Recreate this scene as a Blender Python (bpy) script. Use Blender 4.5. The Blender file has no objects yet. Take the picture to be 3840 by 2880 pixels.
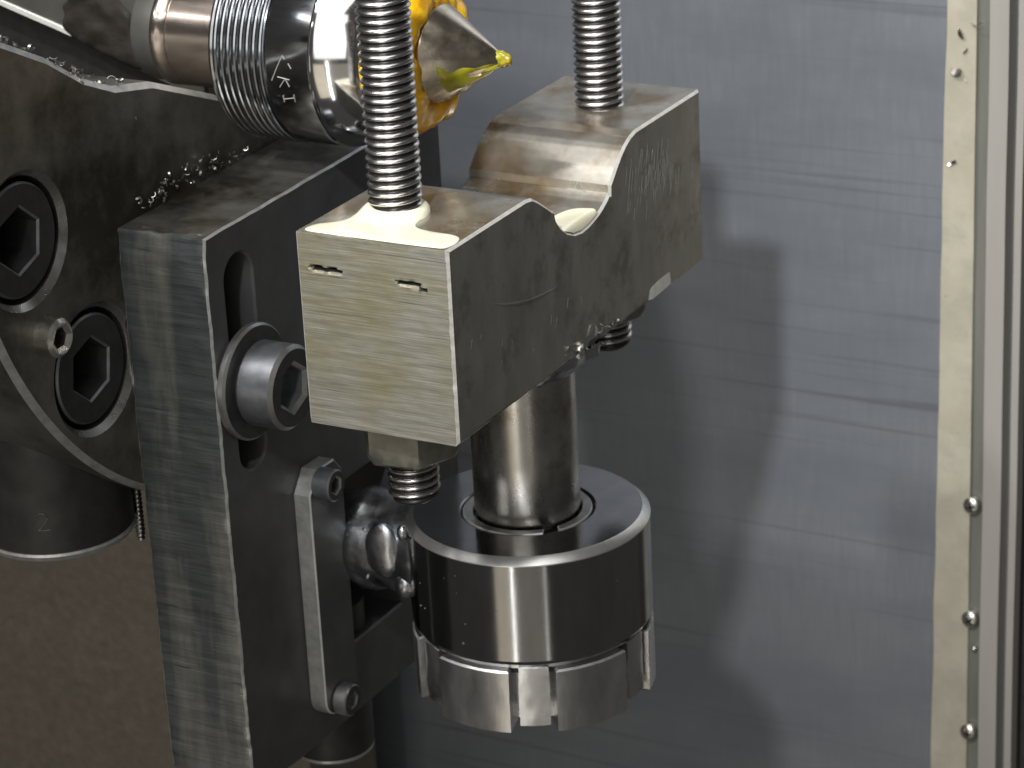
import bpy, bmesh, math, random
from mathutils import Vector, Matrix, noise
from mathutils.geometry import tessellate_polygon
S = bpy.context.scene
COL = S.collection
# ---------------------------------------------------------------- camera (1 unit = 1 cm)
S.unit_settings.scale_length = 0.01
cam = bpy.data.cameras.new('camera'); camo = bpy.data.objects.new('camera', cam); COL.objects.link(camo)
R_ = Vector((0.88188272, 0.46910813, -0.04712151)); U_ = Vector((-0.136973, 0.35056045, 0.92646952)); F_ = Vector((-0.45113332, 0.81058308, -0.37340835))
mw = Matrix(((R_.x, U_.x, -F_.x, 33.9207), (R_.y, U_.y, -F_.y, -51.1491), (R_.z, U_.z, -F_.z, 20.601), (0, 0, 0, 1)))
camo.matrix_world = mw
cam.sensor_width = 36; cam.lens = 99.667; cam.clip_start = 1; cam.clip_end = 2000
cam.dof.use_dof = True; cam.dof.focus_distance = 65; cam.dof.aperture_fstop = 0.36
S.camera = camo
# ---------------------------------------------------------------- world and lamps
w = bpy.data.worlds.new('World'); S.world = w; w.use_nodes = True
w.node_tree.nodes['Background'].inputs[0].default_value = (1.0, 0.95, 0.89, 1); w.node_tree.nodes['Background'].inputs[1].default_value = 0.06
S.view_settings.view_transform = 'Standard'; S.view_settings.look = 'None'; S.view_settings.exposure = 0; S.view_settings.gamma = 1
def aim(o, tgt): o.rotation_euler = (Vector(tgt) - o.location).to_track_quat('-Z', 'Y').to_euler()
def spot(name, loc, tgt, power, size, blend, rad, col):
    l = bpy.data.lights.new(name, 'SPOT'); l.energy = power; l.spot_size = math.radians(size); l.spot_blend = blend; l.shadow_soft_size = rad; l.color = col
    o = bpy.data.objects.new(name, l); COL.objects.link(o); o.location = loc; aim(o, tgt); return o
def area(name, loc, tgt, power, sx, sy, col):
    l = bpy.data.lights.new(name, 'AREA'); l.shape = 'RECTANGLE'; l.size = sx; l.size_y = sy; l.energy = power; l.color = col
    o = bpy.data.objects.new(name, l); COL.objects.link(o); o.location = loc; aim(o, tgt); return o
spot('machine_lamp', (19.7, -60.0, 55.7), (5.8, 20, .5), 320000, 30, 1.0, 2.2, (0.97, 0.985, 1.0))
spot('second_lamp', (-31.0, -52.0, 94.0), (6, 24, -7), 330000, 30, 1.0, 2.8, (1.0, 0.98, 0.95))
area('door_light', (32, -108, 55), (-1, 6.7, 0), 50000, 90, 120, (1.0, 0.975, 0.93))
area('roof_light', (-5, -28, 96), (0, 5, 0), 56000, 104, 84, (1.0, 0.98, 0.95))
area('strip_light', (-62, -86, 78), (-5, 6.7, 2), 16000, 70, 9, (1.0, 0.98, 0.95))
area('side_panel', (-64, -113, -13), (-4, 6, 0), 5000, 74, 40, (1.0, 0.93, 0.82))  # added warm panel, put in for the tan reflection on the spindle
area('collar_reflection_light', (62, -118, -66), (2, 6.7, -11), 6500, 76, 110, (1.0, 0.93, 0.78))  # added warm light, stands in for the operator reflected in the collar
area('collar_reflection_panel', (6, -136, -68), (2, 6.7, -11), 9000, 34, 110, (1.0, 0.88, 0.68))  # added panel, gives the collar its tan reflected band
area('collar_reflection_strip', (29, -132, -67), (2, 6.7, -11), 12000, 4, 130, (1.0, 0.98, 0.92))  # added narrow light for the bright line reflected on the collar
area('collar_reflection_strip_far', (100, -104, -68), (2, 6.7, -11), 2600, 3, 130, (1.0, 0.97, 0.9))  # added too, for the second thin line on the collar
# ---------------------------------------------------------------- materials
def mat(name, c1, c2, scale=3.0, stretch=(1, 1, 1), rough=(0.3, 0.5), metal=1.0, bump=0.1, bscale=None, stain=None, stain_scale=0.6, stain_amt=0.55,
        scratch=None, scratch_stretch=(1, 1, 1), scratch_scale=6.0, scratch_t=0.66, coat=0.0, sss=0.0, bdist=0.02, rot=(0, 0, 0), stain_stretch=(1, 1, 1), sw=0.05, fine=0.0, ior=1.5, trans=0.0):
    m = bpy.data.materials.new(name); m.use_nodes = True; nt = m.node_tree; N = nt.nodes; L = nt.links
    b = N['Principled BSDF']; tc = N.new('ShaderNodeTexCoord')
    def noise_tex(sc, st, det=5.0, rgh=0.6, off=0.0):
        mp = N.new('ShaderNodeMapping'); mp.inputs['Scale'].default_value = st; mp.inputs['Location'].default_value = (off, off * .7, off * 1.3); mp.inputs['Rotation'].default_value = rot
        L.new(tc.outputs['Object'], mp.inputs['Vector'])
        n = N.new('ShaderNodeTexNoise'); n.inputs['Scale'].default_value = sc; n.inputs['Detail'].default_value = det; n.inputs['Roughness'].default_value = rgh
        L.new(mp.outputs['Vector'], n.inputs['Vector']); return n
    def ramp(src, p0, p1, a=(0, 0, 0, 1), c=(1, 1, 1, 1)):
        r = N.new('ShaderNodeValToRGB'); r.color_ramp.elements[0].position = p0; r.color_ramp.elements[1].position = p1
        r.color_ramp.elements[0].color = a; r.color_ramp.elements[1].color = c; L.new(src, r.inputs['Fac']); return r
    def mix(f, a, c):
        x = N.new('ShaderNodeMix'); x.data_type = 'RGBA'; L.new(f, x.inputs['Factor']); L.new(a, x.inputs['A'])
        if isinstance(c, tuple): x.inputs['B'].default_value = c + (1,)
        else: L.new(c, x.inputs['B'])
        return x.outputs['Result']
    n1 = noise_tex(scale, stretch); col = ramp(n1.outputs['Fac'], 0.3, 0.7, c1 + (1,), c2 + (1,)).outputs['Color']
    if stain:
        n2 = noise_tex(stain_scale, stain_stretch, 6, 0.65, 3.3); f = ramp(n2.outputs['Fac'], 1 - stain_amt - .08, 1 - stain_amt + .12); col = mix(f.outputs['Color'], col, stain)
    if scratch:
        n3 = noise_tex(scratch_scale, scratch_stretch, 3, 0.5, 7.7); f3 = ramp(n3.outputs['Fac'], scratch_t, scratch_t + sw)
        col = mix(f3.outputs['Color'], col, scratch)
    L.new(col, b.inputs['Base Color'])
    n4 = noise_tex(scale * 0.7, stretch, 4, .6, 1.9); mr = N.new('ShaderNodeMapRange'); mr.inputs['From Min'].default_value = .3; mr.inputs['From Max'].default_value = .7
    mr.inputs['To Min'].default_value = rough[0]; mr.inputs['To Max'].default_value = rough[1]; L.new(n4.outputs['Fac'], mr.inputs['Value']); L.new(mr.outputs['Result'], b.inputs['Roughness'])
    b.inputs['Metallic'].default_value = metal; b.inputs['IOR'].default_value = ior
    b.inputs['Coat Weight'].default_value = coat; b.inputs['Coat Roughness'].default_value = 0.08
    if sss: b.inputs['Subsurface Weight'].default_value = sss; b.inputs['Subsurface Radius'].default_value = (.5, .3, .1); b.inputs['Subsurface Scale'].default_value = 0.3
    if trans: b.inputs['Transmission Weight'].default_value = trans
    if bump:
        n5 = noise_tex(bscale or scale * 1.5, stretch, 6, .65, 5.1); h = n5.outputs['Fac']
        bp = N.new('ShaderNodeBump'); bp.inputs['Strength'].default_value = bump; bp.inputs['Distance'].default_value = bdist; L.new(h, bp.inputs['Height']); L.new(bp.outputs['Normal'], b.inputs['Normal'])
    m['nt'] = name
    return m
M = {}
M['front'] = mat('sawn_steel', (.275, .268, .232), (.375, .362, .312), 2.4, (0.22, 1, 9), (.45, .62), .55, .5, 3.0, stain=(.285, .265, .17), stain_scale=.42, stain_amt=.5, scratch=(.14, .135, .11), scratch_stretch=(.14, 1, 11), scratch_scale=1.7, scratch_t=.655, bdist=.03)
M['top'] = mat('milled_top_steel', (.34, .325, .29), (.47, .45, .40), 1.3, (1, 1, 1), (.17, .30), .75, .10, 12, stain=(.25, .185, .11), stain_scale=.55, stain_amt=.47, bdist=.01)
M['side'] = mat('scuffed_side_steel', (.34, .325, .295), (.47, .45, .41), 1.2, (1, 1.2, .5), (.28, .42), .85, .2, 4, stain=(.21, .19, .16), stain_scale=.8, stain_amt=.4, scratch=(.5, .48, .44), scratch_stretch=(1, 3.2, .9), scratch_scale=2.2, scratch_t=.70, bdist=.02)
M['edge'] = mat('bare_edge_steel', (.60, .58, .53), (.78, .76, .71), 4, rough=(.3, .45), metal=.35, bump=.3)
M['collar'] = mat('polished_dark_steel', (.29, .29, .298), (.37, .37, .375), 1.5, (1, 1, .2), (.10, .17), 1.0, .06, 2.5, scratch=(.6, .6, .58), scratch_stretch=(1, 1, 1), scratch_scale=5.5, scratch_t=.74, bdist=.02)
M['chamfer'] = mat('highlit_chamfer', (.62, .62, .61), (.74, .74, .73), 2, rough=(.26, .34), metal=.9, bump=.05)  # brighter than the collar: its overhead highlight is put into the colour
M['shaft'] = mat('turned_shaft_steel', (.40, .385, .36), (.53, .515, .485), 1.6, (1, 1, .5), (.22, .34), 1.0, .08, 3, stain=(.27, .225, .17), stain_scale=.7, stain_amt=.4)
M['nut'] = mat('lock_nut_steel', (.56, .56, .57), (.74, .74, .74), 1.4, (1, 1, .4), (.22, .42), 1.0, .2, 4, stain=(.12, .115, .11), stain_scale=.9, stain_amt=.3)
M['thread'] = mat('oiled_thread_steel', (.62, .60, .60), (.76, .74, .74), 3, rough=(.2, .3), metal=1.0, bump=.05)
M['root'] = mat('dark_thread_root', (.03, .028, .028), (.05, .047, .047), 3, rough=(.3, .4), metal=.6, bump=.05)  # dark metal for the faces deepest in the thread
M['chrome'] = mat('polished_chrome', (.68, .68, .69), (.78, .78, .78), 2, rough=(.07, .13), metal=1.0, bump=.02)
M['darkchrome'] = mat('ground_band_steel', (.34, .355, .38), (.46, .475, .50), 2, (.4, 2, 2), (.11, .2), 1.0, .05)
M['bronze'] = mat('spindle_steel', (.55, .47, .42), (.68, .60, .54), 2, (.3, 2, 2), (.16, .26), 1.0, .04)
M['cone'] = mat('centre_point_steel', (.60, .53, .42), (.74, .67, .56), 3, rough=(.16, .3), metal=1.0, bump=.1, stain=(.34, .24, .12), stain_scale=1.3, stain_amt=.34)
M['plateface'] = mat('black_plate_face', (.075, .075, .077), (.105, .105, .106), 1.1, rough=(.40, .55), metal=.5, bump=.08, bscale=6, stain=(.075, .072, .066), stain_scale=.4, stain_amt=.4)
M['plateedge'] = mat('rough_sawn_plate_edge', (.085, .098, .103), (.145, .158, .16), 1.8, (.25, 1, 5.0), (.30, .46), .7, .4, 3.0, stain=(.25, .25, .23), stain_scale=.75, stain_amt=.47, stain_stretch=(1.2, 1, .16), scratch=(.085, .10, .108), scratch_stretch=(.3, 1, 6), scratch_scale=1.3, scratch_t=.66, bdist=.05)
M['platetop'] = mat('oily_plate_top', (.14, .135, .12), (.28, .27, .24), .9, (.3, 1.6, 1), (.25, .42), .8, .3, 2.5, stain=(.06, .05, .035), stain_scale=.5, stain_amt=.5)
M['bright'] = mat('worn_edge', (.33, .34, .33), (.52, .53, .52), 3, rough=(.3, .45), metal=.6, bump=.4)
M['rim'] = mat('turned_rim', (.34, .34, .33), (.46, .46, .45), 2, rough=(.22, .34), metal=1, bump=.1)
M['white'] = mat('white_edge', (.72, .72, .69), (.82, .82, .79), 3, rough=(.4, .5), metal=.1, bump=.1)
M['bracketrim'] = mat('bright_bracket_edge', (.6, .61, .6), (.75, .75, .74), 3, rough=(.3, .4), metal=.5, bump=.1)
M['disc'] = mat('faceplate_steel', (.17, .164, .147), (.24, .233, .21), .5, rough=(.36, .5), metal=.8, bump=.05, bscale=8, stain=(.055, .049, .04), stain_scale=.25, stain_amt=.5)
M['scuff'] = mat('scuffed_bare_metal', (.20, .195, .178), (.32, .31, .285), 4, rough=(.35, .45), metal=.4, bump=0)
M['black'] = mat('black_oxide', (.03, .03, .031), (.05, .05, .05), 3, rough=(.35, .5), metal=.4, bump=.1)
M['screw'] = mat('blued_screw_steel', (.22, .23, .25), (.32, .335, .36), 2.5, rough=(.33, .45), metal=.9, bump=.1)
M['washer'] = mat('washer_steel', (.30, .30, .30), (.42, .42, .41), 2, rough=(.3, .42), metal=.9, bump=.1)
M['zinc'] = mat('zinc_screw', (.6, .58, .53), (.75, .73, .68), 3, rough=(.22, .35), metal=1, bump=.1)
M['hexnut'] = mat('plain_nut_steel', (.22, .215, .18), (.34, .33, .28), 2, rough=(.3, .45), metal=.75, bump=.3)
M['weld'] = mat('weld_metal', (.40, .41, .43), (.60, .62, .65), 1.8, rough=(.18, .34), metal=1.0, bump=.3, bscale=4, stain=(.14, .14, .15), stain_scale=.9, stain_amt=.36, bdist=.03)
M['knob'] = mat('dark_knob', (.02, .02, .02), (.035, .034, .032), 2, rough=(.4, .55), metal=.2, bump=.1)
M['arm'] = mat('grey_quill_steel', (.13, .13, .118), (.18, .18, .165), .8, rough=(.3, .45), metal=.6, bump=.06)
M['grease'] = mat('dark_grease', (.013, .010, .007), (.028, .022, .015), 2.5, rough=(.6, .8), metal=0, bump=.5, bscale=4, bdist=.05)
M['yellow'] = mat('yellow_grease', (.84, .44, .006), (.92, .58, .02), 2.0, rough=(.18, .32), metal=0, bump=.4, bscale=3.5, coat=.4, sss=.35, stain=(.62, .25, .004), stain_scale=1.0, stain_amt=.46, bdist=.05)
M['green'] = mat('yellow_green_grease', (.26, .22, .006), (.33, .33, .012), 3, rough=(.15, .3), metal=0, bump=.4, coat=.4, sss=.2, stain=(.40, .20, .01), stain_scale=1.2, stain_amt=.4)
M['coolant'] = mat('milky_coolant', (.84, .81, .58), (.88, .86, .68), 1.0, rough=(.1, .16), metal=0, bump=0, sss=.15, coat=.3)
M['wall'] = mat('brushed_stainless_wall', (.206, .221, .246), (.236, .251, .275), 7.0, (1, 1, .10), (.40, .48), .45, .05, 14.0, stain=(.190, .205, .232), stain_scale=.35, stain_amt=.5, stain_stretch=(.3, 1, 1.0), scratch=(.150, .158, .182), scratch_stretch=(.05, 1, 3.0), scratch_scale=1.3, scratch_t=.60, sw=.14, bdist=.02, rot=(0, math.radians(-1.1), 0))
M['casting'] = mat('brown_painted_casting', (.105, .090, .070), (.145, .125, .10), 3.0, rough=(.5, .7), metal=.1, bump=.4, bscale=2.2, stain=(.16, .14, .112), stain_scale=1.2, stain_amt=.4, bdist=.1)
M['cream'] = mat('cream_sealant', (.35, .325, .25), (.42, .395, .32), .8, rough=(.45, .6), metal=0, bump=.3, bscale=2, stain=(.33, .31, .25), stain_scale=.7, stain_amt=.46, scratch=(.20, .18, .15), scratch_scale=2.6, scratch_t=.70, bdist=.05)
M['recess'] = mat('grey_green_recess', (.15, .155, .135), (.21, .21, .185), 1.5, (1, 1, .15), (.4, .55), .3, .1)
M['flange'] = mat('beige_frame', (.36, .345, .32), (.43, .41, .38), .6, (1, 1, .1), (.4, .5), .35, .1)
M['frame'] = mat('grey_frame', (.17, .17, .17), (.25, .245, .24), .8, (3, 1, .1), (.35, .5), .5, .15)
M['chip'] = mat('bright_chip', (.65, .64, .60), (.8, .79, .76), 2, rough=(.2, .35), metal=1, bump=.2)
M['dullchip'] = mat('dull_chip', (.24, .23, .21), (.42, .41, .38), 2, rough=(.25, .45), metal=1, bump=.2)
M['mark'] = mat('etched_mark', (.30, .295, .28), (.42, .41, .39), 2, rough=(.5, .6), metal=.3, bump=0)
M['smudge'] = mat('worn_mark', (.09, .085, .075), (.12, .115, .10), 2, rough=(.5, .6), metal=.2, bump=0)
# ---------------------------------------------------------------- helpers
def thing(name, label, cat, loc=(0, 0, 0), group=None, rot=None):
    o = bpy.data.objects.new(name, None); COL.objects.link(o); o.location = loc; o.empty_display_size = .5
    if rot: o.rotation_euler = rot
    tag(o, label, cat, group); return o
def tag(o, label=None, cat=None, group=None, kind=None):
    if label: o['label'] = label
    if cat: o['category'] = cat
    if group: o['group'] = group
    if kind: o['kind'] = kind
    return o
def build(name, verts, faces, mats, parent=None, mi=None, sharp=32, loc=None, local=False):
    """verts in scene coordinates (local=True: already relative to the parent)"""
    off = Vector((0, 0, 0))
    p = parent
    if not local:
        while p is not None: off += p.location; p = p.parent
    if loc is not None and not local: off = Vector(loc)
    me = bpy.data.meshes.new(name); me.from_pydata([tuple(Vector(v) - off) for v in verts], [], faces)
    bm = bmesh.new(); bm.from_mesh(me); bmesh.ops.recalc_face_normals(bm, faces=bm.faces); bm.to_mesh(me); bm.free()
    if not isinstance(mats, (list, tuple)): mats = [mats]
    for m in mats: me.materials.append(m)
    if mi: me.polygons.foreach_set('material_index', mi)
    me.polygons.foreach_set('use_smooth', [True] * len(me.polygons)); me.set_sharp_from_angle(angle=math.radians(sharp)); me.update()
    o = bpy.data.objects.new(name, me); COL.objects.link(o)
    if parent is not None: o.parent = parent
    elif loc is not None: o.location = loc
    return o
AX = {'x': lambda a, u, v: (a, u, v), 'y': lambda a, u, v: (u, a, v), 'z': lambda a, u, v: (u, v, a)}
def lathe_geo(prof, axis, c, segs=64, fn=None, caps=True):
    """prof: (axial, radius); c: (u,v) centre across the axis"""
    V = []; Fc = []; n = len(prof)
    for i, (a, r) in enumerate(prof):
        for k in range(segs):
            t = 2 * math.pi * k / segs; rr = r; aa = a
            if fn: aa, rr = fn(a, r, t)
            V.append(AX[axis](aa, c[0] + rr * math.cos(t), c[1] + rr * math.sin(t)))
    for i in range(n - 1):
        for k in range(segs):
            k2 = (k + 1) % segs; Fc.append((i * segs + k, i * segs + k2, (i + 1) * segs + k2, (i + 1) * segs + k))
    if caps:
        Fc.append(tuple(range(segs))); Fc.append(tuple((n - 1) * segs + k for k in reversed(range(segs))))
    return V, Fc
def lathe(name, prof, axis, c, m, parent=None, segs=64, fn=None, caps=True, **k):
    V, Fc = lathe_geo(prof, axis, c, segs, fn, caps); return build(name, V, Fc, m, parent, **k)
def resample(poly, d):
    out = []
    for i in range(len(poly)):
        a = Vector(poly[i]); b = Vector(poly[(i + 1) % len(poly)]); n = max(1, int(round((b - a).length / d)))
        for j in range(n): out.append(a + (b - a) * j / n)
    return out
def offset(poly, d):
    out = []; n = len(poly)
    for i in range(n):
        a, b, c = Vector(poly[i - 1]), Vector(poly[i]), Vector(poly[(i + 1) % n])
        e1 = (b - a).normalized(); e2 = (c - b).normalized(); n1 = Vector((-e1.y, e1.x)); n2 = Vector((-e2.y, e2.x)); s = n1 + n2
        s = s / max(.5, s.dot(n1)) if s.length > 1e-6 else n1
        out.append(b + s * d)
    return out
def area2(p): return sum(p[i - 1][0] * p[i][1] - p[i][0] * p[i - 1][1] for i in range(len(p))) / 2
def prism_geo(outer, holes, lo, hi, axis, ch=.05, nx=2, d=None, fn=None, side_mi=None, hole_ch=2):
    """extrude a (u,v) outline with holes from lo to hi along axis, chamfered rims; fn(co)->co"""
    rings = []
    for k, p in enumerate([outer] + list(holes)):
        p = [Vector(q) for q in p]
        if (area2(p) < 0) == (k == 0): p.reverse()
        if d: p = resample(p, d)
        rings.append(p)
    V = []; Fc = []; MI = []; caplo = []; caphi = []; base = 0
    for k_, p in enumerate(rings):
        ins = offset(p, ch); n = len(p)
        st = [(lo, ins)] + [(lo + ch + (hi - lo - 2 * ch) * i / (nx - 1), p) for i in range(nx)] + [(hi, ins)]
        for a, q in st:
            for s in q: V.append(AX[axis](a, s.x, s.y))
        m = len(st)
        for i in range(m - 1):
            for j in range(n):
                j2 = (j + 1) % n; Fc.append((base + i * n + j, base + i * n + j2, base + (i + 1) * n + j2, base + (i + 1) * n + j))
                MI.append(((2 if k_ == 0 else hole_ch) if (i == 0 or i == m - 2) else (side_mi(p[j], p[j2]) if side_mi else 1)))
        caplo.append((base, ins)); caphi.append((base + (m - 1) * n, ins)); base += m * n
    for cl in (caplo, caphi):
        idx = [b + j for b, q in cl for j in range(len(q))]
        for t in tessellate_polygon([[Vector((s.x, s.y, 0)) for s in q] for b, q in cl]):
            Fc.append(tuple(idx[i] for i in t)); MI.append(0)
    if fn: V = [fn(Vector(v)) for v in V]
    return V, Fc, MI
def prism(name, outer, holes, lo, hi, axis, mats, parent=None, ch=.05, nx=2, d=None, fn=None, side_mi=None, hole_ch=2, **k):
    V, Fc, MI = prism_geo(outer, holes, lo, hi, axis, ch, nx, d, fn, side_mi, hole_ch)
    if not isinstance(mats, (list, tuple)): mats = [mats, mats, mats]
    return build(name, V, Fc, list(mats), parent, mi=MI, **k)
def circ(c, r, n=48, a0=0, a1=360): return [(c[0] + r * math.cos(math.radians(a0 + (a1 - a0) * k / n)), c[1] + r * math.sin(math.radians(a0 + (a1 - a0) * k / n))) for k in range(n)]
def box(x0, x1, y0, y1, z0, z1):
    v = [(x, y, z) for x in (x0, x1) for y in (y0, y1) for z in (z0, z1)]
    return v, [(0, 1, 3, 2), (4, 6, 7, 5), (0, 4, 5, 1), (2, 3, 7, 6), (0, 2, 6, 4), (1, 5, 7, 3)]
def nz(p, s=1.0, seed=0.0): return noise.noise(Vector(p) * s + Vector((seed, seed * 1.7, seed * .6)))
def inside(p, poly):
    c = False; x, y = p
    for i in range(len(poly)):
        x1, y1 = poly[i - 1][:2]; x2, y2 = poly[i][:2]
        if (y1 > y) != (y2 > y) and x < (x2 - x1) * (y - y1) / (y2 - y1) + x1: c = not c
    return c
def nearest(p, poly):
    best = (1e9, None); P = Vector(p)
    for i in range(len(poly)):
        a = Vector(poly[i - 1]); b = Vector(poly[i]); t = max(0, min(1, (P - a).dot(b - a) / max(1e-9, (b - a).length_squared))); q = a + (b - a) * t; dd = (P - q).length
        if dd < best[0]: best = (dd, q)
    return best
def smooth_poly(p, it=3):
    p = [Vector(q) for q in p]
    for _ in range(it):
        o = []
        for i in range(len(p)): a = p[i]; b = p[(i + 1) % len(p)]; o += [a * .75 + b * .25, a * .25 + b * .75]
        p = o
    return p
def sheet(outline, to3, H, wdt, res, hn=0.0, extra=None, hs=2.0):
    """a lumpy film with a rounded rim inside a (u,v) outline"""
    xs = [q[0] for q in outline]; ys = [q[1] for q in outline]; x0, y0 = min(xs) - res, min(ys) - res; nx = int((max(xs) - x0) / res) + 3; ny = int((max(ys) - y0) / res) + 3
    ins = {(i, j): inside((x0 + i * res, y0 + j * res), outline) for i in range(nx) for j in range(ny)}
    V = []; idx = {}; Fc = []
    def vert(k):
        if k not in idx:
            p = Vector((x0 + k[0] * res, y0 + k[1] * res)); dd, q = nearest(p, outline)
            if ins[k]:
                h = H * math.sqrt(max(0, 1 - (1 - min(1, dd / wdt)) ** 2)); h *= 1 + hn * nz((p.x, p.y, 0), hs); h += extra(p) if extra else 0; h = max(h, .004)
            else: p = q; h = 0.0
            idx[k] = len(V); V.append(to3(p.x, p.y, h))
        return idx[k]
    for i in range(nx - 1):
        for j in range(ny - 1):
            q = [(i, j), (i + 1, j), (i + 1, j + 1), (i, j + 1)]
            if any(ins[k] for k in q): Fc.append(tuple(vert(k) for k in q))
    return V, Fc
def ico(c, r, sub=2, fn=None):
    bm = bmesh.new(); bmesh.ops.create_icosphere(bm, subdivisions=sub, radius=1); V = []
    for v in bm.verts:
        d = v.co.copy(); s = r if isinstance(r, (tuple, list)) else (r, r, r); p = Vector((d.x * s[0], d.y * s[1], d.z * s[2]))
        if fn: p = p * fn(d)
        V.append(tuple(Vector(c) + p))
    Fc = [tuple(v.index for v in f.verts) for f in bm.faces]; bm.free(); return V, Fc
def join(parts):
    V = []; Fc = []
    for v, f in parts: n = len(V); V += list(v); Fc += [tuple(i + n for i in q) for q in f]
    return V, Fc
def tube(pts, r, seg=6):
    V = []; Fc = []; n = len(pts)
    for i, p in enumerate(pts):
        p = Vector(p); a = Vector(pts[max(0, i - 1)]); b = Vector(pts[min(n - 1, i + 1)]); t = (b - a).normalized(); u = t.orthogonal().normalized(); v = t.cross(u)
        rr = r[i] if isinstance(r, (list, tuple)) else r
        for k in range(seg): an = 2 * math.pi * k / seg; V.append(tuple(p + u * rr * math.cos(an) + v * rr * math.sin(an)))
    for i in range(n - 1):
        for k in range(seg): k2 = (k + 1) % seg; Fc.append((i * seg + k, i * seg + k2, (i + 1) * seg + k2, (i + 1) * seg + k))
    Fc.append(tuple(range(seg))); Fc.append(tuple((n - 1) * seg + k for k in range(seg))); return V, Fc
RND = random.Random(7)
def curl(c, L, wd, rad, th=.012):
    """a small curled metal chip"""
    n = 6; ax = Vector((RND.uniform(-1, 1), RND.uniform(-1, 1), RND.uniform(-1, 1))).normalized(); u = ax.orthogonal().normalized(); v = ax.cross(u); V = []; Fc = []
    for i in range(n):
        a = L / rad * i / (n - 1)
        for rr, s in ((rad, -1), (rad, 1), (rad + th, 1), (rad + th, -1)):
            ww = wd * (.45 + .55 * math.sin(math.pi * (i + .6) / n)); V.append(tuple(Vector(c) + (u * math.cos(a) + v * math.sin(a)) * rr - u * rad + ax * (s * ww / 2)))
    for i in range(n - 1):
        for k in range(4): k2 = (k + 1) % 4; Fc.append((i * 4 + k, i * 4 + k2, i * 4 + 4 + k2, i * 4 + 4 + k))
    Fc += [(0, 1, 2, 3), tuple(4 * (n - 1) + k for k in (3, 2, 1, 0))]; return V, Fc
# ---------------------------------------------------------------- the setting
YW = 24.0
v, f = box(-60, 7.3, YW, YW + .3, -60, 25); tag(build('wall', v, f, M['wall']), kind='structure')
def cast_fn(p): return (p.x, p.y - .12 * nz(p, .5) if p.y < 17 else p.y, p.z)
tag(prism('machine_casting', [(-48, -50), (-12, -50), (-12, -9), (-48, -9)], [], 16, 21, 'y', M['casting'], None, ch=.5, d=1.0, fn=cast_fn), kind='structure')
# ---------------------------------------------------------------- door frame on the right
fr = thing('door_frame', 'tall stepped metal door frame with cream sealant strip along the wall', 'door frame', (8, 23.5, -60))
def seal_fn(p): return (p.x + (.045 * nz((0, 0, p.z), .5, 2) + (p.z + 12) * .011 if p.x < 7.4 else 0), p.y + .03 * nz(p, 1.2), p.z)
prism('sealant_strip', [(6.82, 23.86), (7.86, 23.82), (7.86, 24.28), (6.82, 24.02)], [], -60, 14, 'z', M['cream'], fr, ch=.05, nx=180, d=.3, fn=seal_fn)
def strip(name, x0, x1, y0, y1, m, ch=.04):
    return prism(name, [(x0, y0), (x1, y0), (x1, y1), (x0, y1)], [], -60, 14, 'z', m, fr, ch=ch, nx=60, fn=lambda p: (p.x + .03 * nz((1, x0, p.z), .25), p.y, p.z))
strip('recess_strip', 7.862, 8.6, 23.95, 24.6, M['recess']); strip('flange_strip', 8.5, 9.06, 23.1, 24.7, M['flange'], .08); strip('channel_strip', 9.062, 9.45, 23.75, 24.7, M['frame'])
strip('lip_strip', 9.3, 9.52, 23.2, 23.74, M['flange'], .03); strip('outer_strip', 9.6, 14, 23.9, 24.7, M['black'])
def pan_screw(z, label, ang):
    t = thing('frame_screw', label, 'screw', (7.93, 23.9, z), 'round head screws along the door frame')
    lathe('head', [(0, .30), (-.06, .30), (-.13, .27), (-.19, .19), (-.215, .10), (-.22, .03)], 'y', (0, 0), M['zinc'], t, 32, local=True)
    for k in (0, 1):
        c, s = math.cos(ang + k * math.pi / 2), math.sin(ang + k * math.pi / 2)
        q = [Vector((c * a - s * b, s * a + c * b)) for a, b in ((-.15, -.035), (.15, -.035), (.15, .035), (-.15, .035))]
        V = [(p.x, -.228 + (.012 if y else 0), p.y) for y in (0, 1) for p in q]
        build('cross_slot', V, [(0, 1, 2, 3), (7, 6, 5, 4), (0, 4, 5, 1), (1, 5, 6, 2), (2, 6, 7, 3), (3, 7, 4, 0)], M['black'], t, local=True)
pan_screw(-15.6, 'round cross-slot screw on the frame strip, uppermost of three', .3); pan_screw(-19.45, 'round cross-slot screw just above a shiny bead on frame strip', .7); pan_screw(-23.4, 'round cross-slot screw lowest on the frame strip', .1)
v, f = ico((8.06, 23.86, -20.45), .10, 2); tag(build('metal_bead', v, f, M['chip'], loc=(8.06, 23.9, -20.45)), 'tiny shiny metal bead under the middle frame screw', 'bead')
for (x, z, L, wd, m, lab) in ((7.74, -.55, .42, .07, 'chip', 'bright slanting sliver topmost on the cream strip'), (7.46, -1.02, .32, .13, 'chip', 'white bright chip just above a grey curl on cream strip'), (7.55, -1.42, .5, .26, 'dullchip', 'grey curled chip touching the recess on cream strip'),
        (7.12, -2.0, .36, .24, 'dullchip', 'dull grey chip at the left edge of cream strip'), (7.6, -2.3, .2, .09, 'chip', 'small bright fleck below the grey curls on cream strip'), (7.3, -4.7, .3, .1, 'chip', 'lone bright chip lowest on the cream strip')):
    v, f = curl((x, 23.76, z), L, wd, .22); tag(build('metal_chip', v, f, M[m], loc=(x, 23.8, z)), lab, 'metal chip', 'chips stuck on the cream sealant')
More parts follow.
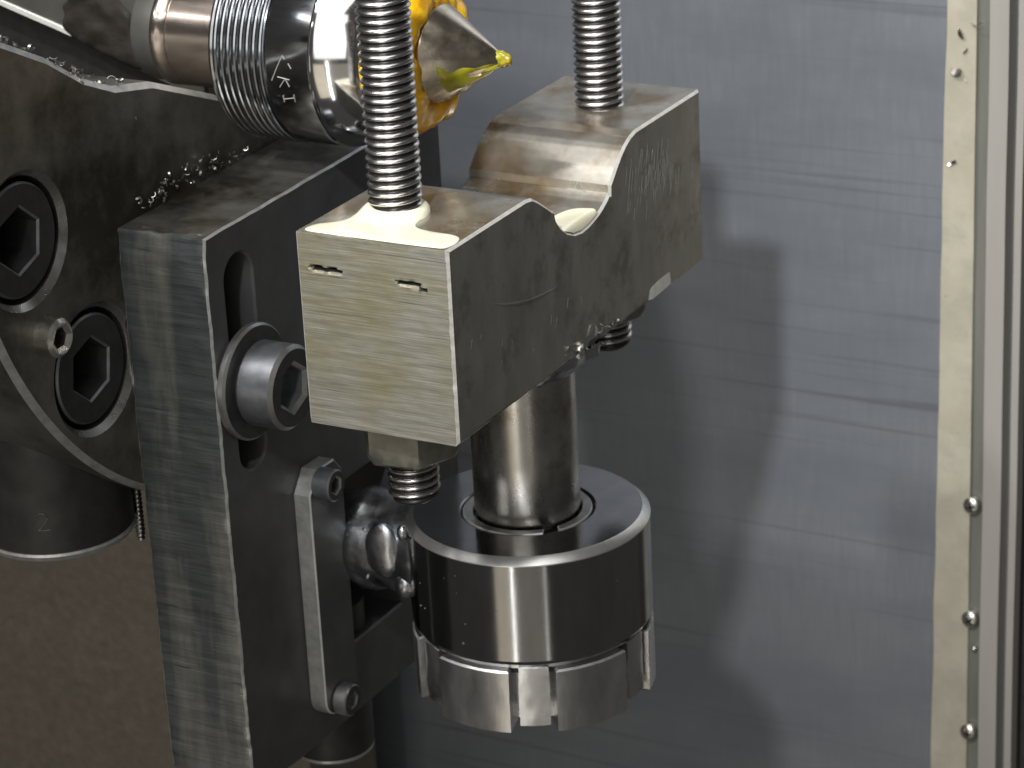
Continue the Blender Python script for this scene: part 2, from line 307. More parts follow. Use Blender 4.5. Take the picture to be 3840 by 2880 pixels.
# ---------------------------------------------------------------- faceplate with live centre
LY, LZ = 6.7, 2.4
XD = -5.5
dp = [(LY + 11.75 * math.cos(math.radians(a)), LZ + 11.75 * math.sin(math.radians(a))) for a in range(158, 301, 2)]
dp = dp + [(11.7, -7.6), (11.7, -.9), (8.4, -.3), (5.34, 1.2), (2.68, 2.26), (1.2, 2.55), (.03, 3.07), (-1.22, 3.89), (-2.84, 4.71), (-4.1, 5.3)]
bolts = [(-2.83, 0.0), (-.73, -3.93)]
fp = thing('faceplate', 'large dark round faceplate with bolt holes and a bright rim', 'faceplate', (-7.2, LY, LZ))
prism('disc', dp, [circ(b, 1.5, 40) for b in bolts], -9, XD, 'x', [M['disc'], M['disc'], M['bright'], M['rim']], fp, ch=.15, hole_ch=3)
for b, lab in zip(bolts, ('sunken hex socket bolt at the left photo edge', 'sunken hex socket bolt half hidden by the thick plate')):
    t = thing('socket_bolt', lab, 'bolt', (XD - .12, b[0], b[1]), 'hex socket bolts sunk in the faceplate')
    hx = circ((0, 0), .78, 6, 20, 380)
    prism('head', circ((0, 0), 1.36, 40), [hx], -1.5, 0, 'x', [M['black'], M['black'], M['screw']], t, ch=.05, local=True)
    v, f = lathe_geo([(-1.2, .9), (-1.1, .9)], 'x', (0, 0), 24); build('socket_floor', v, f, M['black'], t, local=True)
t = thing('set_screw', 'small bright hex set screw sticking out of the faceplate', 'screw', (XD, -2.46, -2.44))
prism('body', circ((0, 0), .47, 32), [circ((0, 0), .26, 6)], -.3, .5, 'x', [M['zinc']] * 3, t, ch=.09, local=True)
v, f = lathe_geo([(-.1, .3), (0, .3)], 'x', (0, 0), 16); build('socket_floor', v, f, M['black'], t, local=True)
v, f = curl((XD + .05, 1.8, 1.6), .35, .12, .3); tag(build('metal_chip', v, f, M['chip'], loc=(XD, 1.8, 1.6)), 'single bright sliver stuck on the dark faceplate', 'metal chip')
# hanging dark knob below the faceplate
t = thing('round_knob', 'large dark round knob with bright lower rim hanging under the faceplate', 'knob', (-7.85, .1, -8.9))
lathe('body', [(-5.6, 1.9), (-8.55, 1.92), (-8.72, 1.9)], 'z', (-7.85, .1), M['knob'], t, 64)
lathe('rim', [(-8.722, 1.93), (-8.78, 1.96), (-8.9, 1.9), (-8.92, 1.2)], 'z', (-7.85, .1), M['bright'], t, 64)
def on_cyl(a, z, r=1.93): return (-7.85 + r * math.cos(math.radians(a)), .1 + r * math.sin(math.radians(a)), z)
v, f = tube([on_cyl(-66, -7.7), on_cyl(-64, -7.6), on_cyl(-60, -7.62), on_cyl(-58, -7.72), on_cyl(-60, -7.86), on_cyl(-64, -8.0), on_cyl(-66, -8.06), on_cyl(-61, -8.06), on_cyl(-57, -8.04)], .012, 5)
build('worn_numeral', v, f, M['smudge'], t)
# small stud seen in the gap
def thread_geo(cx, cy, z0, z1, r, pitch, dep, segs=40, spt=10):
    V = []; Fc = []; n = int((z1 - z0) / pitch * spt); tp = .22
    for i in range(n + 1):
        z = z0 + (z1 - z0) * i / n
        for k in range(segs):
            ph = (z / pitch - k / segs) % 1.0; tri = abs(ph * 2 - 1); h = .5 + .5 * math.cos(2 * math.pi * ph)
            e = min(1, max(0, (z - z0) / tp)); rr = (r - dep + dep * h) * (1 if e >= 1 else .78 + .22 * e)
            a = 2 * math.pi * k / segs; V.append((cx + rr * math.cos(a), cy + rr * math.sin(a), z))
    for i in range(n):
        for k in range(segs): k2 = (k + 1) % segs; Fc.append((i * segs + k, i * segs + k2, (i + 1) * segs + k2, (i + 1) * segs + k))
    Fc.append(tuple(reversed(range(segs)))); Fc.append(tuple(n * segs + k for k in range(segs))); return V, Fc
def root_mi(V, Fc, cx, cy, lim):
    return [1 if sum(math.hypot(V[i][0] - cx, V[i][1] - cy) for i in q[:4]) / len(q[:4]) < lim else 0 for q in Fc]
v, f = thread_geo(-6.35, 1.45, -9.5, -6.5, .13, .12, .03, 16, 6); tag(build('threaded_stud', v, f, M['dullchip'], loc=(-6.35, 1.45, -9.5), sharp=60), 'thin grey stud seen in the gap left of the thick plate', 'stud')
# grey quill arm behind the faceplate
t = thing('quill_housing', 'grey sloping housing with a white bottom edge, smeared with grease', 'housing', (-11, 10, 2))
prism('housing_body', [(-17, 3.0), (-14.2, 2.13), (-12.04, 1.5), (-9.46, .56), (-7.7, .0), (-7.6, 9), (-17, 9)], [], 8.0, 14, 'y', [M['arm']] * 3, t, ch=.06)
V, Fc, MI = prism_geo([(-18, -8), (-6.2, -8), (-6.2, -.4), (-10, .9), (-18, 3.2)], [], 8.6, 13.5, 'y', .1); build('gap_shade_body', V, Fc, [M['black']] * 3, t, mi=MI)  # added black body, stands in for the shade in the gap below
a0, a1, nn = Vector((-16, 2.70)), Vector((-11.9, 1.48)), Vector((.28, .96))
prism('white_edge', [a0, a1, a1 + nn * .17, a0 + nn * .17], [], 7.94, 8.05, 'y', [M['white']] * 3, t, ch=.02, d=.3, fn=lambda p: (p.x, p.y, p.z + .012 * nz(p, 5)))
go = smooth_poly([(-12.05, 1.55), (-12.2, 1.85), (-12.0, 2.05), (-12.15, 2.3), (-11.8, 2.5), (-11.9, 3.2), (-10.6, 3.4), (-10.3, 2.7), (-10.1, 2.45), (-9.8, 2.2), (-9.85, 1.8), (-9.6, 1.6), (-9.75, 1.35), (-9.45, 1.1), (-9.6, .72), (-10.0, .78), (-10.8, 1.05), (-11.5, 1.3)], 2)
v, f = sheet(go, lambda u, vv, h: (u, 7.985 - h, vv), .12, .2, .06, .8); tag(build('grease_smear', v, f, M['grease'], loc=(-10.8, 7.95, 1.9), sharp=80), 'dark brown lumpy grease smeared over the grey housing', 'grease')
# ---------------------------------------------------------------- live centre
lc = thing('live_center', 'shiny live center with ribbed ring and pointed cone tip', 'live center', (-2, LY, LZ))
lathe('neck', [(-8.05, 1.30), (-7.95, 1.34), (-7.41, 1.36)], 'x', (LY, LZ), M['arm'], lc, 64)
lathe('spindle', [(-7.4, 1.42), (-7.38, 1.43), (-7.2, 1.43), (-7.18, 1.42), (-6.95, 1.42), (-6.93, 1.39), (-6.88, 1.39), (-6.86, 1.42), (-4.9, 1.42)], 'x', (LY, LZ), M['bronze'], lc, 96)
pr = [(-4.98, 1.3), (-4.98, 2.36), (-4.86, 2.46)]
for k in range(8):
    x = -4.8 + k * .185; pr += [(x, 2.44), (x + .03, 2.50), (x + .10, 2.52), (x + .135, 2.50), (x + .16, 2.42)]
pr += [(-3.3, 2.44), (-3.28, 2.3)]
lathe('ribbed_ring', pr, 'x', (LY, LZ), M['darkchrome'], lc, 128)
lathe('band', [(-3.27, 2.3), (-3.27, 2.47), (-3.22, 2.50), (-2.05, 2.50), (-2.02, 2.47)], 'x', (LY, LZ), M['darkchrome'], lc, 128)
lathe('nose', [(-2.015, 2.47), (-2.0, 2.485), (-1.9, 2.47), (-1.0, 2.13), (-.9, 2.0), (-.85, 1.0)], 'x', (LY, LZ), M['chrome'], lc, 128)
lathe('cone_point', [(-1.0, 1.0), (.2, 1.14), (.24, 1.2), (.28, 1.2), (1.9, .12), (1.95, .04)], 'x', (LY, LZ), M['cone'], lc, 96)
def lcp(x, a, r=2.505): a = math.radians(a); return (x, LY + r * math.cos(a), LZ + r * math.sin(a))
def stroke(pts, rr=.013):
    out = []
    for (x0, a0_), (x1, a1_) in zip(pts[:-1], pts[1:]): out += [lcp(x0 + (x1 - x0) * i / 5, (a0_ + (a1_ - a0_) * i / 5)) for i in range(6)]
    return tube(out, rr, 5)
for pts in ([(-3.1, -173.0 + 360), (-2.75, 172.2), (-2.68, 174.0)], [(-2.59, 176.2), (-2.51, 179.1)], [(-2.92, 184.5), (-2.59, 185.6)], [(-2.72, 185.5), (-2.9, 190.6)], [(-2.70, 185.6), (-2.62, 189.9)], [(-2.86, 195.9), (-2.87, 200.1)], [(-2.87, 198.2), (-2.54, 196.6)], [(-2.54, 194.6), (-2.55, 199.3)]):
    v, f = stroke(pts); build('etched_mark', v, f, M['mark'], lc)
# yellow grease
def yg(a, r, t):
    p = (a * 1.2, math.cos(t) * 1.5, math.sin(t) * 1.5); low = max(0, math.cos(t - math.radians(-100)))
    return a + .14 * nz(p, 1.6, 4) + .08 * nz(p, 4, 1), r * (1 + .06 * nz(p, 1.4) + .06 * nz(p, 3.0, 9) + .025 * nz(p, 7, 2)) + (.03 * low if r > 1.3 else 0)
lathe('g', [(-1, 1)], 'x', (0, 0), M['yellow'], None, 3, caps=False)
bpy.data.objects.remove(bpy.data.objects['g'])
gr = lathe('grease_ring', [(-.75, 1.75), (-.8, 2.02), (-.74, 2.06), (-.6, 2.03), (-.45, 1.98), (-.2, 1.9), (.0, 1.80), (.14, 1.62), (.22, 1.42), (.26, 1.26), (.1, 1.1)], 'x', (LY, LZ), M['yellow'], None, 96, fn=yg, caps=False, loc=(-.3, LY, LZ), sharp=80)
tag(gr, 'thick ring of yellow orange grease around the cone base', 'grease')
gt = thing('grease_tip', 'yellow green blob of grease on the cone tip', 'grease', (1.95, LY, LZ))
v, f = ico((1.86, LY, LZ + .0), (.27, .15, .21), 4, lambda d: 1 + .30 * nz(d, 1.6, 3) + .14 * nz(d, 4, 5)); build('blob', v, f, M['green'], gt, sharp=80)
def smear(a0_, a1_, x0, x1, seed):
    V = []; Fc = []; na, nx_ = 26, 22
    for i in range(nx_ + 1):
        for k in range(na + 1):
            s = i / nx_; q = k / na; x = x0 + (x1 - x0) * s; a = math.radians(a0_ + (a1_ - a0_) * q); e = min(1, 5 * q, 5 * (1 - q), 5 * s, 8 * (1 - s)); rc = 1.2 * (2.0 - x) / 1.72
            h = .10 * e * (.8 + .9 * nz((x * 2, math.cos(a) * 2, math.sin(a) * 2), 1.2, seed)) - .015; V.append((x, LY + (rc + h) * math.cos(a), LZ + (rc + h) * math.sin(a)))
    for i in range(nx_):
        for k in range(na): b = i * (na + 1) + k; Fc.append((b, b + 1, b + na + 2, b + na + 1))
    return V, Fc
v, f = smear(175, 345, .55, 1.98, 2); build('smear', v, f, M['green'], gt, sharp=80)
# ---------------------------------------------------------------- thick slotted plate
pt = thing('mounting_plate', 'thick dark slotted steel plate with a rough sawn front edge', 'plate', (-4.2, 6.7, -8))
po = [(.61, -.80), (.61, -15.45), (1.0, -15.62), (1.9, -15.82), (2.9, -15.9), (11.9, -15.95), (11.9, -.62)]
slot = [(1.95 + .60 * math.cos(math.radians(a)), -2.17 + .60 * math.sin(math.radians(a))) for a in range(0, 181, 12)] + [(1.95 + .58 * math.cos(math.radians(a)), -6.6 + .58 * math.sin(math.radians(a))) for a in range(180, 361, 12)]
def plate_fn(p):
    y, z, x = p.y, p.z, p.x
    if p.y < .9:
        y += .025 * nz(p, 2.0) + .02 * nz((p.x, 0, p.z * 6), 1.0, 3) + (.05 * max(0, nz(p, 2.8, 8)) if (p.x > -3.1 or p.x < -5.35) else 0)
        if p.z > -1.35: y += .10 * (p.z + 1.35) * (1 + 1.2 * nz(p, 1.5, 2)); z -= .07 * max(0, nz(p, 1.6, 5)) * 2
    if p.z > -.85: z += .02 * nz(p, 1.5)
    return (x, y, z)
def plate_mi(a, b): return 1 if max(a.x, b.x) < .75 else (3 if min(a.y, b.y) > -.9 else 0)
prism('plate_body', po, [slot, [(5.35, -9.2), (8.4, -9.2), (8.4, -13.85), (5.35, -13.85)]], -5.5, -3, 'x', [M['plateface'], M['plateedge'], M['bright'], M['platetop']], pt, ch=.055, hole_ch=0, nx=26, d=.09, fn=plate_fn, side_mi=plate_mi)
# chips along the joint of plate and faceplate, and on the ledge of the faceplate
ch = []
for i in range(110):
    s = RND.random() ** 1.2; y = 1.5 + 5.2 * s; dens = math.exp(-((y - 3.6) / 1.6) ** 2)
    if RND.random() > dens + .25: continue
    ch.append(curl((XD + .02 + RND.random() * .16, y, -.62 + RND.random() * .22 * (1 + 1.4 * dens)), RND.uniform(.06, .2), RND.uniform(.03, .08), RND.uniform(.04, .12)))
v, f = join(ch); tag(build('metal_chips', v, f, M['dullchip'], loc=(XD, 3.6, -.6)), 'row of tiny curled metal chips along the top joint of the plate', 'metal chips', kind='stuff')
ch = []
led = [(-2.84, 4.71), (-1.22, 3.89), (.03, 3.07), (1.2, 2.55), (2.68, 2.26)]
for i in range(60):
    k = RND.choice((0, 0, 1, 1, 1, 2, 3)); s = RND.random(); a = Vector(led[k]); b = Vector(led[k + 1]); q = a + (b - a) * s
    ch.append(curl((XD - RND.uniform(.0, .9), q.x, q.y + RND.uniform(.0, .12)), RND.uniform(.08, .3), RND.uniform(.04, .11), RND.uniform(.06, .14)))
v, f = join(ch); tag(build('metal_chips', v, f, M['dullchip'], loc=(XD, 0, 3.4)), 'loose metal chips lying on the upper ledge of the faceplate', 'metal chips', kind='stuff')
# ---------------------------------------------------------------- cap screws
def cap_screw(name, lab, loc, r, h, sock, group, washer=None, m='screw', rot=.4):
    t = thing(name, lab, 'screw', loc, group); x0 = 0
    if washer:
        prism('washer', circ((0, 0), washer[0], 64), [circ((0, 0), r * .6, 32)], 0, washer[1], 'x', [M['black'], M['washer'], M['washer']], t, ch=.06, local=True); x0 = washer[1] + .002
    prism('head', circ((0, 0), r, 64), [circ((0, 0), sock, 6, math.degrees(rot), math.degrees(rot) + 360)], x0, x0 + h, 'x', [M['black'], M[m], M['washer']], t, ch=r * .09, local=True)
    v, f = lathe_geo([(x0 + h * .35, sock * 1.02), (x0 + h * .4, sock * 1.02)], 'x', (0, 0), 24); build('socket_floor', v, f, M['screw'], t, local=True); return t
cap_screw('cap_screw', 'big blued cap screw with washer in the long slot', (-3, 1.99, -4.87), 1.06, 1.06, .58, None, (1.46, .25))
# ---------------------------------------------------------------- small bracket and its screws
bt = thing('bracket', 'narrow grey bracket plate screwed to the dark plate', 'bracket', (-2.75, 6.7, -11.4))
bo = [(3.5, -8.55), (3.5, -14.4)] + [(4.05 + .55 * math.cos(math.radians(a)), -14.42 + .55 * math.sin(math.radians(a))) for a in range(180, 271, 15)] + [(4.7, -14.97), (5.1, -14.5), (5.1, -8.4), (4.75, -8.0), (3.95, -7.98)]
prism('bracket_plate', bo, [], -2.995, -2.5, 'x', [M['plateface'], M['bright'], M['bracketrim']], bt, ch=.035, d=.4)
cap_screw('cap_screw', 'small dark cap screw at the top of the narrow bracket', (-2.498, 3.97, -8.34), .42, .52, .22, 'cap screws on the narrow bracket')
cap_screw('cap_screw', 'small cap screw at the bottom of the narrow bracket', (-2.498, 4.17, -14.6), .43, .40, .2, 'cap screws on the narrow bracket', m='nut', rot=.1)
t = thing('hanging_bush', 'dark round bush with bright rim hanging below the plate corner', 'bush', (-4.3, 6.5, -18))
lathe('body', [(-13, 1.12), (-17.2, 1.14), (-17.5, 1.10), (-17.62, .95)], 'z', (-4.3, 6.4), M['knob'], t, 48)
lathe('rim', [(-17.45, 1.125), (-17.52, 1.13), (-17.6, 1.05), (-17.64, .9)], 'z', (-4.3, 6.4), M['bright'], t, 48)
# ---------------------------------------------------------------- bearing collar with shaft through it
co = thing('bearing_collar', 'polished dark round bearing collar around the vertical shaft', 'collar', (2, 6.7, -12.4))
lathe('chamfer', [(-9.398, 2.935), (-9.402, 2.95), (-9.575, 3.136), (-9.60, 3.138)], 'z', (2, 6.7), M['chamfer'], co, 160, caps=False)
lathe('collar_body', [(-9.9, 1.72), (-9.44, 1.72), (-9.4, 1.76), (-9.4, 2.94), (-9.41, 2.946), (-9.58, 3.13), (-9.6, 3.13), (-12.22, 3.13), (-12.32, 3.09), (-12.38, 3.0), (-12.36, 1.5)], 'z', (2, 6.7), M['collar'], co, 160, caps=False, sharp=20)
ring = [(1.40, 32)]
rp = [(2 + 1.66 * math.cos(math.radians(a)), 6.7 + 1.66 * math.sin(math.radians(a))) for a in range(-34, 316, 5)] + [(2 + 1.40 * math.cos(math.radians(a)), 6.7 + 1.40 * math.sin(math.radians(a))) for a in range(315, -35, -5)]
prism('snap_ring', rp, [], -9.58, -9.40, 'z', [M['washer'], M['bright'], M['bright']], co, ch=.03)
lathe('inner_seal', [(-9.62, 1.75), (-9.6, 1.3)], 'z', (2, 6.7), M['black'], co, 64, caps=False)
lathe('undercut', [(-12.3, 2.7), (-12.75, 2.7)], 'z', (2, 6.7), M['black'], co, 64)
sp = []
for _ in range(9):
    a = math.radians(RND.uniform(-130, -75)); z = RND.uniform(-12.1, -9.7); sp.append(ico((2 + 3.13 * math.cos(a), 6.7 + 3.13 * math.sin(a), z), RND.uniform(.012, .04), 1))
v, f = join(sp); tag(build('weld_spatter', v, f, M['dullchip'], co), kind='stuff')
lump = []
def wn(d): return 1 + .14 * nz(d, 1.3, 2) + .05 * nz(d, 3.5, 7)
def wcyl(a, r, t): p = (a * 1.4, math.cos(t), math.sin(t)); return a + .06 * nz(p, 2.5, 3), r * (1 + .09 * nz(p, 1.2, 5) + .03 * nz(p, 4.5, 1) + .012 * nz(p, 11, 1))
lump.append(lathe_geo([(-3.6, 1.1), (-2.9, 1.15), (-2.6, 1.22)] + [(-2.4 + .16 * k, 1.34 - .08 * math.sin(math.pi * k / 12)) for k in range(12)] + [(-.45, 1.36), (-.2, 1.36)], 'x', (6.1, -10.75), 96, wcyl))
for c, r in (((-1.35, 4.94, -10.45), (.50, .26, .78)), ((-.75, 5.0, -11.35), (.3, .3, .35)), ((-.6, 4.75, -9.75), (.16, .16, .22))): lump.append(ico(c, r, 4, lambda d: 1 + .08 * nz(d, 1.3, 2)))
v, f = join(lump); build('weld', v, f, M['weld'], co, sharp=70)
bits = []
for _ in range(16):
    y = RND.uniform(5.0, 8.2); bits.append(curl((4.0 + RND.uniform(-.02, .06), y, -4.62 + RND.uniform(-.10, .35)), RND.uniform(.08, .3), RND.uniform(.03, .09), RND.uniform(.08, .2)))
v, f = join(bits); tag(build('metal_chips', v, f, M['dullchip'], loc=(4, 6.6, -4.6)), 'small chips and burrs stuck along the lower edge of the block', 'metal chips', kind='stuff')
sp = [ico((-2.4 + RND.random() * 1.6, 4.92 + RND.random() * .1, -11.6 + RND.random() * 1.7), RND.uniform(.025, .06), 1) for _ in range(18)]
v, f = join(sp); tag(build('weld_spatter', v, f, M['weld'], co), kind='stuff')
# slotted lock nut with bent washer tabs
ln = thing('lock_nut', 'slotted round lock nut with bent washer tabs under the collar', 'nut', (2, 6.7, -14.3))
SL = (-63, -3, 57, 117, 177, -123)
no = []
for a in range(0, 720):
    A = a / 2 - 180; k = min(abs((A - s + 180) % 360 - 180) for s in SL); r = 2.3 if k < 10.8 else 3.13
    if k < 9.6 and a % 6: continue
    if 11.6 < k and a % 4: continue
    no.append((2 + r * math.cos(math.radians(A)), 6.7 + r * math.sin(math.radians(A))))
prism('nut_body', no, [], -14.28, -12.52, 'z', [M['nut'], M['nut'], M['bright']], ln, ch=.05, nx=8, fn=lambda p: (p.x + .012 * nz(p, 3), p.y + .012 * nz(p, 3, 4), p.z))
lathe('lock_washer', [(-12.42, 1.5), (-12.42, 2.90), (-12.51, 2.90), (-12.51, 1.5)], 'z', (2, 6.7), M['nut'], ln, 96, caps=False)
for s in SL:
    q = []
    for r in (3.02, 2.8):
        rr = [(2 + r * math.cos(math.radians(s + d)), 6.7 + r * math.sin(math.radians(s + d))) for d in (-6.6, -3, .6, 4.2, 8.0)]; q += rr if r > 2.95 else rr[::-1]
    prism('washer_tab', q, [], -14.12, -12.44, 'z', [M['nut'], M['nut'], M['bright']], ln, ch=.03, nx=14, d=.12, fn=lambda p: (p.x + .03 * nz(p, 2.5, 3), p.y + .03 * nz(p, 2.5, 1), p.z + .03 * nz(p, 4)))
# ---------------------------------------------------------------- lower clamp block
H, LEN, W = 4.72, 13.40, 4.0
def arc(cy, cz, r, a0_, a1_, n): return [(cy + r * math.cos(math.radians(a0_ + (a1_ - a0_) * i / n)), cz + r * math.sin(math.radians(a0_ + (a1_ - a0_) * i / n))) for i in range(n + 1)]
prof = [(0, 0), (3.75, 0)] + [(4.05, -.05), (4.36, -.22), (4.7, -.44), (5.02, -.66), (5.12, -.70), (5.2, -.95), (5.42, -1.2), (5.72, -1.42), (6.1, -1.58), (6.5, -1.64), (6.9, -1.60), (7.25, -1.52), (7.5, -1.44), (7.75, -1.33), (7.93, -1.22), (8.0, -1.17), (8.05, -1.19), (8.07, -.97), (8.14, -.91), (8.28, -.78), (8.44, -.62), (8.62, -.46), (8.8, -.32), (8.99, -.2), (9.25, -.08), (9.6, 0)] + [(LEN, 0), (LEN, -H), (0, -H)]
GO = [((.55, -.86), .24, .15), ((.98, -.87), .24, .18), ((2.78, -.92), .20, .17), ((3.06, -.93), .24, .14), ((3.30, -1.02), .12, .12)]
def block_fn(p):
    x, y, z = p
    if p.y < .2 and p.y > -.01 and 0.02 < p.x < 3.98 and p.z < -.05:
        y -= .012 * nz((p.x * .6, 0, p.z * 7), 1.0) + .01 * nz((p.x * 2, 0, p.z * 12), 1.0, 5)
        for (gx, gz), rr, dp_ in GO:
            dx = (p.x - gx) / rr; dz = (p.z - gz + .06 * (p.x - gx)) / (rr * .34); d2 = dx * dx + dz * dz
            if d2 < 1: y += dp_ * (1 - d2) * (1.6 if dz > -.1 else .4)
            elif d2 < 2 and dz < 0: y -= .02 * (2 - d2)
    if p.x > 3.93 and p.y < .06: x -= .035 * max(0, nz((0, 0, p.z), 3.2, 2)) + .015 * nz((0, 0, p.z), 9)
    if p.x < .06 and p.y < .06: x += .012 * nz((0, 0, p.z), 6, 3)
    if p.z > -.06 and p.y < .06: z -= .02 * max(0, nz((p.x, 0, 0), 4, 1)); y += .015 * nz((p.x, 0, 0), 7, 1)
    if p.z < -H + .1 and p.x > 3.9: z += .10 * max(0, nz((0, p.y, 0), 1.1, 6)); x -= .05 * max(0, nz((0, p.y, 0), 1.7, 2))
    if p.x > 3.95 and abs(p.y - 6.7) < 3 and p.z < -3.2: x += .05 * nz(p, 1.5, 9) * min(1, (-3.2 - p.z) / .8)
    return (x, y, z)
def block_mi(a, b): return 3 if (max(a.x, b.x) < .02) else 1
bk = thing('clamp_block', 'heavy grey steel clamp block with saddle groove, welded on a shaft', 'clamp block', (2, 6.7, -9.4))
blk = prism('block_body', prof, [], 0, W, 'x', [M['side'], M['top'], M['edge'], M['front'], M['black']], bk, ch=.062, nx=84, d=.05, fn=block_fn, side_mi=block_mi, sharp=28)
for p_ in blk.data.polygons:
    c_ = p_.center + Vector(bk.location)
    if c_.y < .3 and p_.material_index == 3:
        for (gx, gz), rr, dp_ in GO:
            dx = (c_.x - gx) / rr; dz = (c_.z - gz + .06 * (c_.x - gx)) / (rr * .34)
            if dx * dx + dz * dz < .72 and dz > -.45: p_.material_index = 4  # shadow and grime in the gouges put in as black
# the right side's chips and scratches
sc_ = []
for _ in range(110):
    y = RND.gauss(10.3, 1.3); z = -.9 - .9 * RND.random() - .25 * abs(y - 9.5) * RND.random() - .8 * (RND.random() ** 3); L = RND.uniform(.12, .6); wd_ = RND.uniform(.008, .024)
    if not 8.8 < y < 13.2 or (y < 9.4 and z > -1.2): continue
    sc_.append(([(4.002, y, z), (4.010, y + wd_, z + .02), (4.010, y + .28 * L + wd_ * .6, z + L), (4.002, y + .28 * L, z + L * 1.1)], [(0, 1, 2, 3)]))
for _ in range(9):
    y = RND.uniform(.5, 8); z = -RND.uniform(1.8, 4.4); L = RND.uniform(.06, .25); wd_ = RND.uniform(.01, .022)
    sc_.append(([(4.002, y, z), (4.008, y + wd_, z + .02), (4.008, y + .3 * L + wd_, z + L), (4.002, y + .3 * L, z + L * 1.1)], [(0, 1, 2, 3)]))
v, f = join(sc_); tag(build('scuff_marks', v, f, M['scuff'], bk), kind='stuff')
v, f = tube([(4.0, 1.95, -1.93), (4.0, 2.4, -2.1), (4.0, 2.95, -2.27), (4.0, 3.6, -2.42), (4.0, 4.1, -2.50), (4.0, 4.6, -2.55), (4.0, 5.2, -2.6)], [.005, .02, .035, .03, .03, .015, .004], 6); build('raised_scratch', v, f, M['side'], bk)
def strip_geo(pts, n, wd, th):
    V = []; Fc = []
    for (p, s) in pts:
        p = Vector(p)
        for q in (p, p + Vector(wd) * s, p + Vector(wd) * s + Vector(n) * th, p + Vector(n) * th): V.append(tuple(q))
    for i in range(len(pts) - 1):
        for k in range(4): k2 = (k + 1) % 4; Fc.append((4 * i + k, 4 * i + k2, 4 * i + 4 + k2, 4 * i + 4 + k))
    Fc += [(0, 1, 2, 3), tuple(4 * (len(pts) - 1) + k for k in (3, 2, 1, 0))]; return V, Fc
v, f = strip_geo([((3.97, 9.8, -4.62), .3), ((4.03, 10.2, -4.68), .9), ((4.03, 10.8, -4.66), 1.0), ((4.02, 11.3, -4.64), .95), ((3.98, 11.42, -4.62), .3)], (-.05, 0, -.02), (-.02, 0, .34), 1); build('edge_burr', v, f, M['edge'], bk)
v, f = strip_geo([((4.05, 6.0, -4.78), .4), ((4.10, 6.15, -4.72), 1.0), ((4.02, 6.35, -4.66), .8), ((4.06, 6.55, -4.5), .5), ((4.12, 6.75, -4.45), .9), ((4.05, 7.0, -4.42), .3)], (-.05, 0, -.02), (-.04, .05, .3), 1)
tag(build('metal_chip', v, f, M['chip'], loc=(4.05, 6.4, -4.6)), 'bright twisted chip clinging under the block beside the shaft', 'metal chip')
def shaft_fn(a, r, t): return a, r
lathe('shaft', [(-9.75, 1.2), (-9.5, 1.2), (-9.42, 1.31), (-9.28, 1.36), (-4.6, 1.36)], 'z', (2, 6.7), M['shaft'], bk, 96)
def bead_fn(a, r, t): p = (a * 2, 2 * math.cos(t), 2 * math.sin(t)); return a + .09 * nz(p, 1.8, 4), r * (1 + .10 * nz(p, 1.7, 2) + .05 * nz(p, 5, 6))
lathe('weld_bead', [(-4.66, 2.08), (-4.80, 2.08), (-4.98, 1.98), (-5.16, 1.80), (-5.32, 1.62), (-5.46, 1.48), (-5.56, 1.38), (-5.58, 1.30)], 'z', (2, 6.7), M['weld'], bk, 96, fn=bead_fn, caps=False)
# ---------------------------------------------------------------- threaded rods and nuts
for (x, y, z0, lab) in ((1.55, 1.95, -7.22, 'front threaded rod rising from a puddle of milky coolant'), (2.15, 11.3, -6.62, 'rear threaded rod rising from the dry end of the block')):
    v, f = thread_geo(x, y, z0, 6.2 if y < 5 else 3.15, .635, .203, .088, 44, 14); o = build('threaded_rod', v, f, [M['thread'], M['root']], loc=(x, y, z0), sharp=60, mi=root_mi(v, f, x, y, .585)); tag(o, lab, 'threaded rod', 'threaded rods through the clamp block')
hexp = [(.0 + 1.25 * math.cos(math.radians(a)), 1.25 * math.sin(math.radians(a))) for a in range(8, 368, 60)]
def nut_fn(p):
    r = math.hypot(p.x, p.y)
    if r > 1.12 and (p.z > -.05 or p.z < -1.15): s = 1 - .07 * (r - 1.12) / .1; return (p.x * s, p.y * s, p.z)
    return tuple(p)
nt_ = thing('hex_nut', 'plain hex nut under the front end of the block', 'nut', (1.55, 1.95, -H - .005), 'hex nuts tightened under the block')
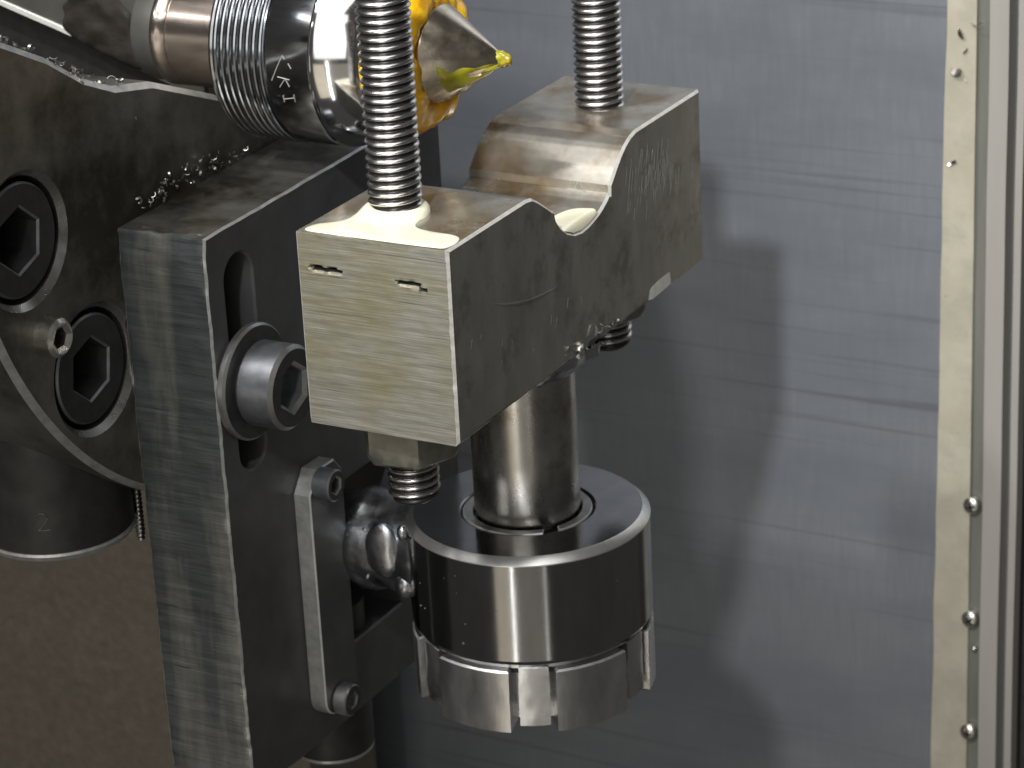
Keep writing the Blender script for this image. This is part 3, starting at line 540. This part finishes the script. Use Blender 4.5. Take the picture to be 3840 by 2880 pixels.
prism('nut_body', hexp, [circ((0, 0), .57, 32)], -1.28, 0, 'z', [M['hexnut']] * 3, nt_, ch=.07, nx=6, d=.12, fn=nut_fn, local=True)
n2 = nt_.copy(); COL.objects.link(n2); n2.location = (2.15, 11.3, -H - .005); n2.scale = (.84, .84, .78); n2['label'] = 'hex nut under the far end of the block, mostly hidden'
for c in nt_.children:
    cc = c.copy(); COL.objects.link(cc); cc.parent = n2
# ---------------------------------------------------------------- coolant
RX, RY = 1.55, 1.95
pud = smooth_poly([(.12, .12), (.2, .55), (.5, .78), (.75, 1.05), (.72, 1.6), (.78, 2.1), (1.15, 2.62), (1.75, 2.7), (2.25, 2.4), (2.42, 1.9), (2.35, 1.45), (2.55, 1.1), (3.1, 1.0), (3.7, 1.0), (3.93, .7), (3.92, .12), (3.6, .05), (2, .045), (.5, .045)], 2)
def menis(p): d = math.hypot(p.x - RX, p.y - RY); t = min(1, max(0, (d - .66) / .3)); return .17 * (1 - t * t * (3 - 2 * t))
v, f = sheet(pud, lambda x, y, h: (x, y, .002 + h), .035, .3, .045, .1, menis); tag(build('coolant_puddle', v, f, M['coolant'], loc=(2, 1, 0), sharp=80), 'milky coolant puddle round the foot of the front rod', 'puddle')
PZ = -1.34
def gz(y):
    for (ya, za), (yb, zb) in zip(prof[:-1], prof[1:]):
        if ya <= y <= yb and 5.1 < ya < 8.3: return za + (zb - za) * (y - ya) / (yb - ya)
    return 0
gp = smooth_poly([(3.1, 5.9), (3.15, 6.9), (3.4, 7.3), (3.75, 7.42), (3.965, 7.45), (3.97, 7.2), (3.97, 6.5), (3.97, 5.9), (3.965, 5.66), (3.7, 5.66), (3.4, 5.7)], 2)
def gto(x, y, h): zb = gz(y) + .012; return (x, y, zb + max(0, PZ - zb) * min(1, h / .1))
v, f = sheet(gp, gto, .10, .14, .04, .0)
tag(build('coolant_puddle', v, f, M['coolant'], loc=(3.5, 6.5, PZ), sharp=80), 'small milky coolant puddle in the bottom of the groove', 'puddle')
